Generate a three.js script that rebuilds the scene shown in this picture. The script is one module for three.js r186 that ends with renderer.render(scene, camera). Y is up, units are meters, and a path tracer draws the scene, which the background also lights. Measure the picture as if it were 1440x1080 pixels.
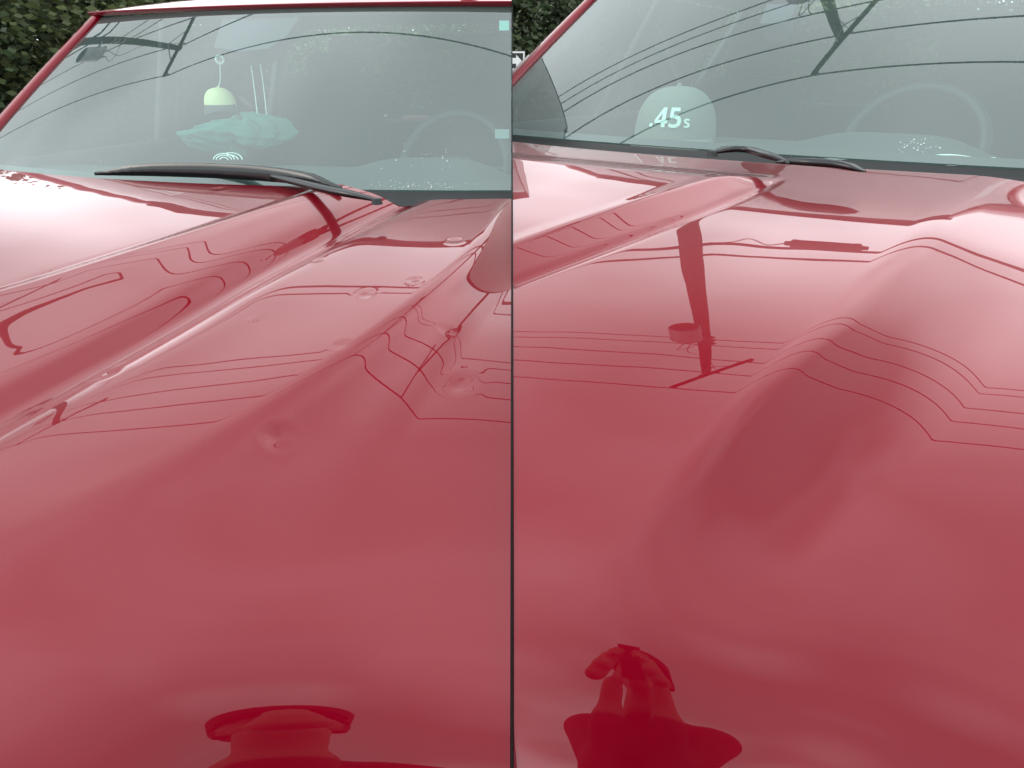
import * as THREE from 'three';
import { MarchingCubes } from 'three/addons/objects/MarchingCubes.js';
import { RoundedBoxGeometry } from 'three/addons/geometries/RoundedBoxGeometry.js';
import { mergeGeometries } from 'three/addons/utils/BufferGeometryUtils.js';
import { FontLoader } from 'three/addons/loaders/FontLoader.js';
import { TextGeometry } from 'three/addons/geometries/TextGeometry.js';

// ------------------------------------------------------------------ camera, sky, sun, exposure
const CAM_H = 1.58, PITCH = 25.2 * Math.PI / 180, FOC = 540 / Math.tan(Math.PI / 6);
const scene = new THREE.Scene();
const camera = new THREE.PerspectiveCamera(60, 4 / 3, 0.03, 600);
camera.position.set(0, CAM_H, 0);
camera.rotation.set(-PITCH, 0, 0);
scene.add(camera);
const renderer = new THREE.WebGLRenderer({ antialias: true });
renderer.toneMapping = THREE.LinearToneMapping;
renderer.toneMappingExposure = 1.82;
renderer.shadowMap.enabled = true;

let seed = 12345;
const rnd = () => { seed |= 0; seed = seed + 0x6D2B79F5 | 0; let t = Math.imul(seed ^ seed >>> 15, 1 | seed); t = t + Math.imul(t ^ t >>> 7, 61 | t) ^ t; return ((t ^ t >>> 14) >>> 0) / 4294967296; };
function hash3(x, y, z) { let h = Math.imul(x, 374761393) + Math.imul(y, 668265263) + Math.imul(z, 2147483647) | 0; h = Math.imul(h ^ h >>> 13, 1274126177); return ((h ^ h >>> 16) >>> 0) / 4294967296; }
function vnoise(x, y, z) {
  const xi = Math.floor(x), yi = Math.floor(y), zi = Math.floor(z), f = t => t * t * t * (t * (t * 6 - 15) + 10);
  const u = f(x - xi), v = f(y - yi), w = f(z - zi), L = (a, b, t) => a + (b - a) * t;
  return L(L(L(hash3(xi, yi, zi), hash3(xi + 1, yi, zi), u), L(hash3(xi, yi + 1, zi), hash3(xi + 1, yi + 1, zi), u), v),
    L(L(hash3(xi, yi, zi + 1), hash3(xi + 1, yi, zi + 1), u), L(hash3(xi, yi + 1, zi + 1), hash3(xi + 1, yi + 1, zi + 1), u), v), w);
}
const fbm = (x, y, z, o = 4) => { let s = 0, a = .5, n = 0; for (let i = 0; i < o; i++) { s += a * vnoise(x, y, z); n += a; a *= .5; x = x * 2.03 + 7; y = y * 2.03 + 3; z = z * 2.03 + 5; } return s / n; };
const clamp = (v, a, b) => Math.min(b, Math.max(a, v)), lerp = (a, b, t) => a + (b - a) * t;
const sstep = (a, b, x) => { const t = clamp((x - a) / (b - a), 0, 1); return t * t * (3 - 2 * t); };
const SUN = new THREE.Vector3(-.82, .55, .16).normalize();
{ // overcast sky: air and cloud only
  const W = 1024, Hh = 512, data = new Float32Array(W * Hh * 4);
  for (let j = 0; j < Hh; j++) for (let i = 0; i < W; i++) {
    const th = (j + .5) / Hh * Math.PI - Math.PI / 2, ph = (i + .5) / W * Math.PI * 2;
    const dx = Math.cos(th) * Math.cos(ph), dy = Math.sin(th), dz = Math.cos(th) * Math.sin(ph);
    const k = 1 / (Math.max(dy, 0) + .35);
    const c = fbm(dx * k * 1.1 + 4, dy * 1.2 + 9, dz * k * 1.1 + 2, 4), d = fbm(dx * k * 2.6 + 31, dy + 3, dz * k * 2.6 + 17, 3);
    let l = 1.0 + (c - .5) * 2.2 + (d - .5) * .85;
    l = Math.max(.6, l);
    const glow = dx * SUN.x + dy * SUN.y + dz * SUN.z; l *= (.86 + .62 * Math.pow(1 - Math.max(0, dy), 1.5)) * (.9 + .4 * Math.exp((glow - 1) * 1.5)); // the sun behind the overcast
    if (dy < 0) l = lerp(l, .5, clamp(-dy * 4, 0, 1));
    const o = (j * W + i) * 4;
    data[o] = l * .92; data[o + 1] = l * .99; data[o + 2] = l * 1.02; data[o + 3] = 1;
  }
  const sky = new THREE.DataTexture(data, W, Hh, THREE.RGBAFormat, THREE.FloatType);
  sky.mapping = THREE.EquirectangularReflectionMapping; sky.magFilter = THREE.LinearFilter; sky.minFilter = THREE.LinearFilter; sky.needsUpdate = true;
  scene.background = sky; scene.environment = sky;
}
const sun = new THREE.DirectionalLight(0xfff3e6, 0.5);
sun.position.copy(SUN).multiplyScalar(30); sun.castShadow = true; sun.shadow.radius = 40; sun.shadow.mapSize.set(2048, 2048);
Object.assign(sun.shadow.camera, { left: -20, right: 20, top: 20, bottom: -20, near: 1, far: 60 });
scene.add(sun);

// ------------------------------------------------------------------ helpers
const taken = new Map();
function numbered(n) { const k = taken.get(n) || 0; taken.set(n, k + 1); return k ? n + '_' + String(k).padStart(3, '0') : n; }
function tag(o, label, category, group) { o.userData.label = label; o.userData.category = category; if (group) o.userData.group = group; return o; }
function mesh(name, g, m, parent) { const o = new THREE.Mesh(g, m); o.name = parent === scene ? numbered(name) : name; o.castShadow = o.receiveShadow = true; parent.add(o); return o; }
function thing(name, label, category, pos = [0, 0, 0], group) { const g = new THREE.Group(); g.name = numbered(name); g.position.set(...pos); scene.add(g); return tag(g, label, category, group); }
function structure(name, g, m) { const o = mesh(name, g, m, scene); o.userData.kind = 'structure'; return o; }
const V = (x, y, z) => new THREE.Vector3(x, y, z);
function grid(fn, nu, nv, nrm) { // fn(u,v)->[x,y,z]
  const p = [], uv = [], idx = [], nn = [];
  for (let j = 0; j <= nv; j++) for (let i = 0; i <= nu; i++) { const q = fn(i / nu, j / nv); p.push(q[0], q[1], q[2]); uv.push(i / nu, j / nv); if (nrm) nn.push(...nrm(q)); }
  for (let j = 0; j < nv; j++) for (let i = 0; i < nu; i++) { const a = j * (nu + 1) + i, b = a + 1, c = a + nu + 1, d = c + 1; idx.push(a, b, d, a, d, c); }
  const g = new THREE.BufferGeometry();
  g.setAttribute('position', new THREE.Float32BufferAttribute(p, 3)); g.setAttribute('uv', new THREE.Float32BufferAttribute(uv, 2)); g.setIndex(idx);
  if (nrm) g.setAttribute('normal', new THREE.Float32BufferAttribute(nn, 3)); else g.computeVertexNormals();
  return g;
}
function loft(rings, closed = true, caps = true) {
  const n = rings[0].length, p = [], uv = [], idx = [];
  rings.forEach((r, j) => r.forEach((q, i) => { p.push(q.x, q.y, q.z); uv.push(i / n, j / (rings.length - 1)); }));
  for (let j = 0; j < rings.length - 1; j++) for (let i = 0; i < (closed ? n : n - 1); i++) { const a = j * n + i, b = j * n + (i + 1) % n, c = a + n, d = b + n; idx.push(a, b, d, a, d, c); }
  if (closed && caps) for (const j of [0, rings.length - 1]) for (let i = 1; i < n - 1; i++) j ? idx.push(j * n, j * n + i, j * n + i + 1) : idx.push(0, i + 1, i);
  const g = new THREE.BufferGeometry();
  g.setAttribute('position', new THREE.Float32BufferAttribute(p, 3)); g.setAttribute('uv', new THREE.Float32BufferAttribute(uv, 2)); g.setIndex(idx); g.computeVertexNormals();
  return g;
}
function tube(pts, r, seg = 32, rad = 8) { return new THREE.TubeGeometry(new THREE.CatmullRomCurve3(pts), seg, r, rad, false); }
function box(w, h, d, x, y, z, r = 0.01) { const g = new RoundedBoxGeometry(w, h, d, 2, Math.min(r, w / 2.1, h / 2.1, d / 2.1)); g.translate(x, y, z); return g; }
function noiseTex(n, fn, color = true) {
  const d = new Uint8Array(n * n * 4);
  for (let j = 0; j < n; j++) for (let i = 0; i < n; i++) { const c = fn(i / n, j / n), o = (j * n + i) * 4; for (let k = 0; k < 3; k++) d[o + k] = clamp(c[k], 0, 1) * 255; d[o + 3] = 255; }
  const t = new THREE.DataTexture(d, n, n); t.wrapS = t.wrapT = THREE.RepeatWrapping; t.magFilter = THREE.LinearFilter; t.minFilter = THREE.LinearMipmapLinearFilter; t.generateMipmaps = true;
  if (color) t.colorSpace = THREE.SRGBColorSpace; t.needsUpdate = true; return t;
}
const lin = (r, g, b) => new THREE.Color().setRGB(r, g, b);
const std = (c, rough = .7, metal = 0, extra = {}) => new THREE.MeshStandardMaterial({ color: lin(...c), roughness: rough, metalness: metal, ...extra });
function pixelRay(px, py) { const c = Math.cos(PITCH), s = Math.sin(PITCH), dx = px - 720, up = 540 - py; return V(dx, up * c - FOC * s, -(FOC * c + up * s)).normalize(); }
const EYE = V(0, CAM_H, 0);

// ------------------------------------------------------------------ materials
const M = {
  paint: new THREE.MeshPhysicalMaterial({ color: lin(.175, .0005, .0085), specularColor: lin(1, .02, .06), specularIntensity: .5, roughness: .34, metalness: .32, clearcoat: 1, clearcoatRoughness: .0 }),
  glass: new THREE.MeshPhysicalMaterial({ color: lin(.70, .95, .90), roughness: 0, transmission: .935, thickness: 0, ior: 1.82, specularColor: lin(.86, 1, .97) }),
  tint: new THREE.MeshPhysicalMaterial({ color: lin(.22, .26, .25), roughness: 0, transmission: 1, thickness: 0, ior: 1.5 }),
  black: std([.012, .013, .014], .55), blackGloss: std([.01, .011, .012], .25), rubber: std([.016, .017, .018], .8),
  frit: std([.01, .012, .012], .3), dash: std([.035, .04, .04], .85), seat: std([.018, .018, .018], .9), trim: std([.03, .031, .032], .85), liner: std([.08, .08, .08], .95),
  grey: std([.09, .095, .1], .5), lilac: std([.035, .028, .042], .7), white: std([.75, .75, .73], .8), chrome: std([.6, .6, .62], .15, 1),
};

// ------------------------------------------------------------------ hood profile shared by both trucks
const SC = .85;
const PROF = (() => { // integral of the tangent of a smoothed slope angle, tabulated
  const ks = [-.6, 0, .5, .9, 1.1, 1.3, 1.5, 1.68, 1.82, 2.4], ka = [1, 4.5, 7, 11, 14.5, 20, 32, 54, 74, 82];
  const al = s => { for (let i = 0; i < 9; i++) if (s < ks[i + 1]) return lerp(ka[i], ka[i + 1], (s - ks[i]) / (ks[i + 1] - ks[i])); return 82; };
  const N = 1600, s0 = -.5, ds = .0016, P = new Float64Array(N); let acc = 0;
  for (let i = 0; i < N; i++) { const s = s0 + i * ds; let a = 0, w = 0; for (let k = -12; k <= 12; k++) { const g = Math.exp(-k * k / 60); a += g * al(s + k * .015); w += g; } acc += Math.tan(a / w * Math.PI / 180) * ds; P[i] = acc; }
  const at = s => { const x = clamp((s - s0) / ds, 1, N - 4), i = Math.floor(x), t = x - i, p0 = P[i - 1], p1 = P[i], p2 = P[i + 1], p3 = P[i + 2]; return p1 + .5 * t * (p2 - p0 + t * (2 * p0 - 5 * p1 + 4 * p2 - p3 + t * (3 * (p1 - p2) + p3 - p0))); };
  const z = at(0); return s => at(s) - z;
})();
const poly = (c, s) => c[0] + c[1] * s + c[2] * s * s;
const soft = (t, r) => t < -r ? 0 : t > r ? t : (t + r) * (t + r) / (4 * r), ramp = (t, r, r2 = r) => soft(t, r) - soft(t - 1, r2);

const TRUCKS = {
  dented: {
    psi: 12, C: [-.136, 1.30, -1.615], side: -1, Xc: -.62, HW: 1.10, k: .6, wb: 1.0, wt: .93, cb: .17, ct: .16, hw: .45, st: -.66,
    cL: [-.1405, -.2475, .0319], fL: [-.286, -.2157, -.2766], cR: [.1182, .1632, -.3535], fR: [.1990, .0441, -.1969],
    hL: s => .040 * (1 - sstep(1.0, 1.3, s)), groove: .019, gw: .042, hR: s => .042 * sstep(-.1, .15, s) * (1 - sstep(.85, 1.2, s)), rL: .3, rR: .36, rF: .7, ext: .21, e1: 1.2, w0: .5, ridge: .010,
    dents: [[-.273, .828, .013, .0026], [.004, .552, .009, .0014], [.067, .48, .008, .0012], [-.145, .421, .008, .0009], [-.144, .651, .011, .0006], [.017, .885, .0135, .0036], [.209, .702, .016, .0015], [-.566, .08, .014, .0014],
      [.082, .279, .010, .0016], [.153, .583, .009, .0009], [.03, .70, .010, .0005], [-.05, 1.02, .02, .0006]],
    wav: .00022,
  },
  smooth: {
    psi: 38, C: [.73, 1.39, -1.547], side: 1, Xc: -.38, HW: .98, k: .40, wb: .80, wt: .68, cb: .075, ct: .06, hw: .45, st: -.66,
    cL: [-.0589, -.0208, -.2483], fL: [-.03, -.3601, .0101], cR: [.2800, -.0609, -.0634], fR: [.4700, -.1760, -.0428],
    hL: s => .030 * sstep(.14, .34, s) * (1 - sstep(1.0, 1.25, s)), groove: .004, gw: .012, hR: s => .060 * sstep(-.12, .12, s) * (1 - sstep(.92, 1.24, s)), rL: .12, rR: .2, rF: .5, ext: 0, e1: 1.2, w0: .3, ridge: .002,
    dents: [], wav: .00025,
  },
};
for (const t of Object.values(TRUCKS)) {
  const p = t.psi * Math.PI / 180; t.R = V(Math.cos(p), 0, Math.sin(p)); t.F = V(-Math.sin(p), 0, Math.cos(p)); t.C = V(...t.C); t.Y0 = t.C.y;
  t.base = V(t.C.x, 0, t.C.z); t.rot = -p;
  t.toWorld = (X, Y, s) => V(t.C.x, 0, t.C.z).addScaledVector(t.R, X).addScaledVector(t.F, s).setY(Y);
  t.toLocal = w => { const d = w.clone().sub(t.base); return [d.dot(t.R), w.y, d.dot(t.F)]; };
  t.hood = (X, s) => {
    const r0 = Math.abs(X - t.Xc), rx = r0 < .7 ? r0 : .7 + .16 * Math.tanh((r0 - .7) / .16), se = (s + t.k * rx * rx * sstep(t.w0, 1.25, s) - t.ext * sstep(.6, t.e1, s)) / SC;
    let y = -PROF(se) * SC;
    const sc = clamp(s, 0, 1.15), cl = poly(t.cL, sc), fl = poly(t.fL, sc), cr = poly(t.cR, sc), fr = poly(t.fR, sc);
    y += t.hL(s) * ramp((cl - X) / Math.max(.03, cl - fl), t.rL);
    const gg = (X - cl - t.gw * .3) / t.gw; y -= t.groove * Math.exp(-gg * gg) * Math.min(1, t.hL(s) / .03);
    y -= t.ridge * Math.min(1, t.hL(s) / .03) * ramp((fl - X) / .035, .3);
    y -= t.hR(s) * ramp((X - cr) / Math.max(.03, fr - cr), t.rR, t.rF);
    // the mirrored shoulder on the passenger side
    const Xm = 2 * t.Xc - X; y -= t.hR(s) * ramp((Xm - cr) / Math.max(.03, fr - cr), t.rR);
    for (const [dx, ds, r, h] of t.dents) { const q = ((X - dx) ** 2 + (s - ds) ** 2) / (r * r); if (q < 14) y -= h * (Math.exp(-q) - .16 * Math.exp(-2 * (Math.sqrt(q) - 1.9) ** 2)); }
    if (t.wav) y += t.wav * (fbm(X * 7 + 3, s * 7 + 9, t.psi, 2) - .5) * 2;
    return t.Y0 + y;
  };
  t.sFront = X => { const r0 = Math.abs(X - t.Xc), c = t.k * (r0 < .7 ? r0 : .7 + .16 * Math.tanh((r0 - .7) / .16)) ** 2, q = 1.50; let s = q; for (let a = .3, b = 1.6, i = 0; i < 30; i++) { const m = (a + b) / 2; if (m + c * sstep(t.w0, 1.25, m) - t.ext * sstep(.6, t.e1, m) > q) b = m; else a = m; s = a; } return s; };
  t.sRear = X => .04 - t.cb * ((X - t.Xc) / t.wb) ** 2 * .9;
  t.ws = (a, b) => { const X = t.Xc + a * lerp(t.wb, t.wt, b); return [X, t.Y0 + .012 + t.hw * b + .010 * Math.sin(Math.PI * b) * (1 - .3 * a * a), lerp(-.02 - t.cb * a * a, t.st - t.ct * a * a, b)]; };
  t.plane = (px, py, Y) => { const d = pixelRay(px, py), q = (Y - CAM_H) / d.y; return t.toLocal(EYE.clone().addScaledVector(d, q)); };
  t.onGlass = (px, py) => { // pixel -> (a,b) on the windshield
    let a = 0, b = .4; const d = pixelRay(px, py);
    const err = (a, b) => { const w = t.toWorld(...t.ws(a, b)).sub(EYE); w.normalize(); const e = w.sub(d); return e; };
    for (let i = 0; i < 30; i++) { const e = err(a, b), ea = err(a + 1e-4, b).sub(e).multiplyScalar(1e4), eb = err(a, b + 1e-4).sub(e).multiplyScalar(1e4); const A = ea.dot(ea), B = ea.dot(eb), D = eb.dot(eb), p1 = -ea.dot(e), p2 = -eb.dot(e), det = A * D - B * B; a = clamp(a + (p1 * D - p2 * B) / det, -1.3, 1.3); b = clamp(b + (A * p2 - B * p1) / det, -.2, 1.2); }
    return [a, b];
  };
  t.hitHood = (px, py) => { const d = pixelRay(px, py); let lo = .3; for (let q = .3; q < 5; q += .004) { const [X, Y, s] = t.toLocal(EYE.clone().addScaledVector(d, q)); if (Y < t.hood(X, s)) { for (let a = q - .004, b = q, i = 0; i < 20; i++) { const m = (a + b) / 2, l = t.toLocal(EYE.clone().addScaledVector(d, m)); if (l[1] < t.hood(l[0], l[2])) b = m; else a = m; lo = b; } return EYE.clone().addScaledVector(d, lo); } } return null; };
}
// cut a geometry (truck-local) at the plane between the two parked trucks (world x = 0)
function clip(g, t) {
  g = g.index ? g.toNonIndexed() : g;
  const names = ['position', 'normal', 'uv'].filter(n => g.attributes[n]), src = names.map(n => g.attributes[n]), out = names.map(() => []);
  const cs = Math.cos(t.psi * Math.PI / 180), sn = Math.sin(t.psi * Math.PI / 180), P = g.attributes.position;
  const dist = i => t.side * (t.C.x + P.getX(i) * cs - P.getZ(i) * sn) - .0017;
  const vert = i => src.map(a => { const v = []; for (let k = 0; k < a.itemSize; k++) v.push(a.array[i * a.itemSize + k]); return v; });
  const mix = (a, b, f) => a.map((v, n) => v.map((x, k) => x + (b[n][k] - x) * f));
  const put = v => v.forEach((x, n) => out[n].push(...x));
  for (let i = 0; i < P.count; i += 3) {
    const d = [dist(i), dist(i + 1), dist(i + 2)];
    if (d[0] >= 0 && d[1] >= 0 && d[2] >= 0) { for (let k = 0; k < 3; k++) put(vert(i + k)); continue; }
    if (d[0] < 0 && d[1] < 0 && d[2] < 0) continue;
    const poly = []; for (let k = 0; k < 3; k++) { const n = (k + 1) % 3, va = vert(i + k); if (d[k] >= 0) poly.push(va); if ((d[k] >= 0) !== (d[n] >= 0)) poly.push(mix(va, vert(i + n), d[k] / (d[k] - d[n]))); }
    for (let k = 1; k < poly.length - 1; k++) { put(poly[0]); put(poly[k]); put(poly[k + 1]); }
  }
  if (!out[0].length) return null;
  const r = new THREE.BufferGeometry(); names.forEach((n, k) => r.setAttribute(n, new THREE.Float32BufferAttribute(out[k], src[k].itemSize))); return r;
}

// ------------------------------------------------------------------ trucks
function buildTruck(t, label) {
  const root = new THREE.Group(); root.name = numbered('pickup_truck'); root.position.copy(t.base); root.rotation.y = t.rot; scene.add(root);
  tag(root, label, 'truck', 'parked red pickup trucks');
  const part = (name, g, m, parent = root) => { const c = clip(g, t); if (!c) return null; return mesh(name, c, m, parent); };
  const Y0 = t.Y0, Xc = t.Xc, HW = t.HW;
  // hood skin with rolled edges
  const e = .0015, nrm = q => { const dx = (t.hood(q[0] + e, q[2]) - t.hood(q[0] - e, q[2])) / (2 * e), ds = (t.hood(q[0], q[2] + e) - t.hood(q[0], q[2] - e)) / (2 * e), l = Math.hypot(dx, 1, ds); return [-dx / l, 1 / l, -ds / l]; };
  const skin = grid((u, v) => { const X = Xc - HW + 2 * HW * u, s = lerp(t.sFront(X), t.sRear(X), v); return [X, t.hood(X, s), s]; }, 380, 330, nrm);
  const edge = []; for (let i = 0; i <= 90; i++) edge.push([Xc - HW + 2 * HW * i / 90, 'r']); 
  const rim = [];
  for (let i = 0; i <= 90; i++) { const X = Xc - HW + 2 * HW * i / 90, s = t.sRear(X); rim.push([V(X, t.hood(X, s), s), V(X, t.hood(X, s) - .008, s - .006), V(X, t.hood(X, s) - .03, s - .004)]); }
  const rimF = []; for (let i = 0; i <= 90; i++) { const X = Xc - HW + 2 * HW * i / 90, s = t.sFront(X), y = t.hood(X, s); rimF.push([V(X, y, s), V(X, y - .015, s + .002), V(X, y - .04, s - .01)]); }
  const sideRim = sg => { const r = []; for (let i = 0; i <= 60; i++) { const X = Xc + sg * HW, s = lerp(t.sRear(X), t.sFront(X), i / 60), y = t.hood(X, s); r.push([V(X, y, s), V(X + sg * .006, y - .012, s), V(X + sg * .004, y - .035, s)]); } return r; };
  const hood = part('hood', mergeGeometries([skin, loft(rim, false), loft(rimF, false), loft(sideRim(1), false), loft(sideRim(-1), false)].map(g => g.toNonIndexed())), M.paint);
  hood.userData.label = t.dents.length ? 'glossy red hood pitted with hail dents' : 'smooth glossy red hood without dents';
  // front fascia below the hood lip
  const fr = []; for (let i = 0; i <= 60; i++) { const X = Xc - HW + 2 * HW * i / 60, s = t.sFront(X), y = t.hood(X, s) - .048; fr.push([V(X, y, s - .012), V(X, y - .06, s - .002), V(X, y - .4, s + .004), V(X, .42, s - .05)]); }
  part('fascia', loft(fr, false), M.paint);
  for (let k = 0; k < 5; k++) { const pts = []; for (let i = 0; i <= 20; i++) { const X = Xc - .6 + 1.2 * i / 20; pts.push(V(X, t.hood(Xc, t.sFront(Xc)) - .14 - k * .07, t.sFront(X) + .012)); } part('grille_bar', tube(pts, .014, 40, 6), M.chrome); }
  for (const sg of [-1, 1]) { const X = Xc + sg * .77, s = t.sFront(X); part('headlight', box(.24, .16, .06, X, t.hood(X, s) - .16, s + .01, .02), M.chrome); }
  // fenders, doors, bed
  for (const sg of [-1, 1]) {
    const X = Xc + sg * (HW + .012), f = [];
    for (let i = 0; i <= 40; i++) { const s = lerp(-.2, t.sFront(X) - .02, i / 40), y = (s > t.sRear(X) ? t.hood(X, s) : t.hood(X, t.sRear(X))) - .042; f.push([V(X - sg * .02, y, s), V(X + sg * .02, y - .06, s), V(X + sg * .045, y - .25, s), V(X + sg * .03, .55 + Math.max(0, .32 - Math.abs(s - .75) * .75), s)]); }
    part('fender', loft(f, false), M.paint);
    const dr = (s0, s1) => { const r = []; for (let i = 0; i <= 8; i++) { const s = lerp(s0, s1, i / 8); r.push([V(X, Y0 - .0, s), V(X + sg * .035, Y0 - .06, s), V(X + sg * .05, Y0 - .4, s), V(X + sg * .03, .5, s), V(X - sg * .05, .5, s), V(X - sg * .06, Y0 - .02, s)]); } return loft(r, true); };
    for (const [a, b] of [[-.21, -1.2], [-1.21, -2.1]]) { const d = part('door', dr(a, b), M.paint); if (d) part('door_handle', box(.03, .035, .18, X + sg * .06, Y0 - .16, b + .17, .012), M.paint, d); }
    part('bed_side', box(.1, .6, 1.7, X, Y0 - .33, -3.0, .03), M.paint);
    for (const s of [.75, -3.0]) { const w = new THREE.CylinderGeometry(.42, .42, .28, 40); w.rotateZ(Math.PI / 2); w.translate(X - sg * .09, .42, s); const wh = part('wheel', w, M.rubber); const rg = new THREE.CylinderGeometry(.26, .24, .29, 28); rg.rotateZ(Math.PI / 2); rg.translate(X - sg * .082, .42, s); if (wh) part('rim', rg, M.chrome, wh); }
    // side glass and pillars of the cab
    const belt = (s) => V(X - sg * .01, Y0 + .0, s), top = s => V(Xc + sg * (t.wt + .03), Y0 + t.hw + .01, s);
    const paneShape = (s0, s1, s0t, s1t) => loft([[belt(s0), belt(s1)], [top(s0t), top(s1t)]], false);
    part('side_window', paneShape(-.24, -1.16, t.st - t.ct - .05, -1.16), M.tint);
    part('side_window', paneShape(-1.25, -2.05, -1.25, -2.0), M.tint);
    for (const s of [-1.205, -2.12]) part('pillar', loft([[-.04, .04].flatMap(d => [V(belt(s).x, belt(s).y, s + d), V(belt(s).x - sg * .05, belt(s).y, s + d)]), [-.04, .04].flatMap(d => [V(top(s).x, top(s).y, s + d), V(top(s).x - sg * .05, top(s).y, s + d)])].map(r => [r[0], r[1], r[3], r[2]]), true), M.black);
    // front roof pillar follows the windshield edge
    const pr = []; for (let i = 0; i <= 24; i++) { const [x, y, s] = t.ws(sg, i / 24 * 1.01); const o = .012 + .02 * (1 - i / 24); pr.push([V(x - sg * .012, y + .004, s + .006), V(x + sg * .018, y + .012, s + .003), V(x + sg * .045 + sg * o, y + .004, s - .03), V(x + sg * .045 + sg * o, y - .03, s - .07), V(x - sg * .005, y - .03, s - .05)]); }
    part('pillar', loft(pr, true), M.paint);
    part('door_trim', box(.05, .75, 1.95, X - sg * .1, Y0 - .36, -1.18, .02), M.trim);
    part('pillar_trim', loft(pr.map(r => [0, 3, 4].map(i => r[i].clone().add(V(-sg * .012, -.008, -.012)))), true), M.trim);
    // mirror on the door
    part('side_mirror', box(.2, .26, .12, X + sg * .2, Y0 + .1, -.32, .05), M.paint);
  }
  part('tailgate', box(1.9, .58, .08, Xc, Y0 - .33, -3.83, .03), M.paint);
  part('bed_floor', box(1.8, .06, 1.7, Xc, .75, -3.0, .01), M.black);
  part('cab_back', box(1.86, Y0 - .5, .08, Xc, (Y0 + .5) / 2, -2.2, .02), M.paint);
  part('cab_floor', box(1.8, .06, 3.3, Xc, .52, -.6, .01), M.black);
  part('rear_window', loft([[V(Xc - .85, Y0, -2.2), V(Xc + .85, Y0, -2.2)], [V(Xc - .68, Y0 + t.hw, -2.14), V(Xc + .68, Y0 + t.hw, -2.14)]], false), M.tint);
  // roof shell and headliner
  const roofPt = (u, v, dy) => { const a = -1 + 2 * u, top = t.ws(a, 1); return [Xc + a * (t.wt + .045), top[1] + .010 + dy + .075 * (1 - Math.exp(-v * 7)) * (1 - .55 * a ** 4) - .02 * Math.max(0, v - .8), lerp(top[2] + .012, -2.2, v)]; };
  const roof = part('roof', mergeGeometries([grid((u, v) => roofPt(u, v, 0), 48, 40), loft([...Array(49)].map((_, i) => { const q = roofPt(i / 48, 0, 0); return [V(...q), V(q[0], q[1] - .006, q[2] + .002), V(q[0], q[1] - .014, q[2] - .012)]; }), false)].map(g => g.toNonIndexed())), M.paint);
  part('headliner', grid((u, v) => roofPt(.02 + .96 * u, .02 + .96 * v, -.045), 12, 12), M.liner);
  // glass, ceramic edge band, cowl
  const wsN = (a, b) => { const h = 1e-3, p = V(...t.ws(a, b)), pa = V(...t.ws(a + h, b)).sub(p), pb = V(...t.ws(a, b + h)).sub(p); return pa.cross(pb).normalize(); };
  t.wsN = wsN;
  const glassG = grid((u, v) => t.ws(-1 + 2 * u, v), 90, 50);
  { const n = glassG.attributes.normal; for (let j = 0; j <= 50; j++) for (let i = 0; i <= 90; i++) { const q = wsN(-1 + 2 * i / 90, j / 50); n.setXYZ(j * 91 + i, q.x, q.y, q.z); } }
  const glass = part('windshield', glassG, M.glass);
  const inner = (a, b, d) => { const p = V(...t.ws(a, b)).addScaledVector(wsN(a, b), d); return [p.x, p.y, p.z]; };
  t.inner = inner;
  part('edge_band', grid((u, v) => inner(-1 + 2 * u, .004 + .036 * v, -.006), 60, 3), M.frit, glass);
  part('edge_band', grid((u, v) => inner(-1 + 2 * u, .955 + .04 * v, -.006), 60, 2), M.frit, glass);
  const cw = []; for (let i = 0; i <= 70; i++) { const X = Xc - t.wb + 2 * t.wb * i / 70, a = (X - Xc) / t.wb, sr = t.sRear(X), yr = t.hood(X, sr), g = t.ws(a, 0); cw.push([V(X, yr - .028, sr + .02), V(X, yr - .03, sr - .012), V(X, g[1] - .018, g[2] + .012), V(X, g[1] - .004, g[2] + .004)]); }
  const cowl = part('cowl_panel', loft(cw, false), M.black);
  // dashboard with an instrument hood
  const dp = []; for (let i = 0; i <= 60; i++) { const a = -1 + i / 30, X = Xc + a * (t.wb - .03), g = t.ws(a * .97, 0), hump = .055 * Math.exp(-(((X - Xc - .40) / .2) ** 4)), mid = .02 * Math.exp(-(((X - Xc) / .25) ** 4)); const r = []; for (let j = 0; j <= 12; j++) { const v = j / 12; r.push(V(X, g[1] - .035 + (hump + mid) * sstep(.35, .75, v) + .012 * Math.sin(v * Math.PI), lerp(g[2] - .03, -.56, v))); } r.push(V(X, g[1] - .09 + hump * .3, -.60), V(X, g[1] - .3, -.58), V(X, g[1] - .6, -.45)); dp.push(r); }
  part('dashboard', loft(dp, false), M.dash);
  // steering wheel on the driver's side
  { const w = new THREE.TorusGeometry(.185, .017, 12, 48); w.rotateX(-.45); w.translate(Xc + .40, Y0 - .02, -.74); const sw = part('steering_wheel', w, M.black); if (sw) { const h = box(.14, .1, .05, Xc + .4, Y0 - .03, -.73, .03); part('hub', h, M.black, sw); for (const d of [-1, 1]) part('spoke', tube([V(Xc + .4 + d * .06, Y0 - .03, -.73), V(Xc + .4 + d * .18, Y0 - .02, -.74)], .014, 6, 6), M.black, sw); } }
  for (const sg of [-1, 1]) { const x = Xc + sg * .42; const s1 = part('seat', mergeGeometries([box(.5, .18, .55, x, .88, -1.15, .07), (() => { const g = box(.5, .68, .17, 0, .34, 0, .08); g.rotateX(-.25); g.translate(x, .9, -1.4); return g; })()]), M.seat); const hr = box(.26, .19, .1, x, Y0 + .26, -1.6, .05); if (s1) part('headrest', hr, M.seat, s1); else part('headrest', hr, M.seat); }
  { const g = box(1.5, .6, .2, Xc, Y0 - .25, -2.0, .08); part('seat', g, M.seat); }
  return { root, part, glass, roof, cowl, hood };
}
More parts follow.
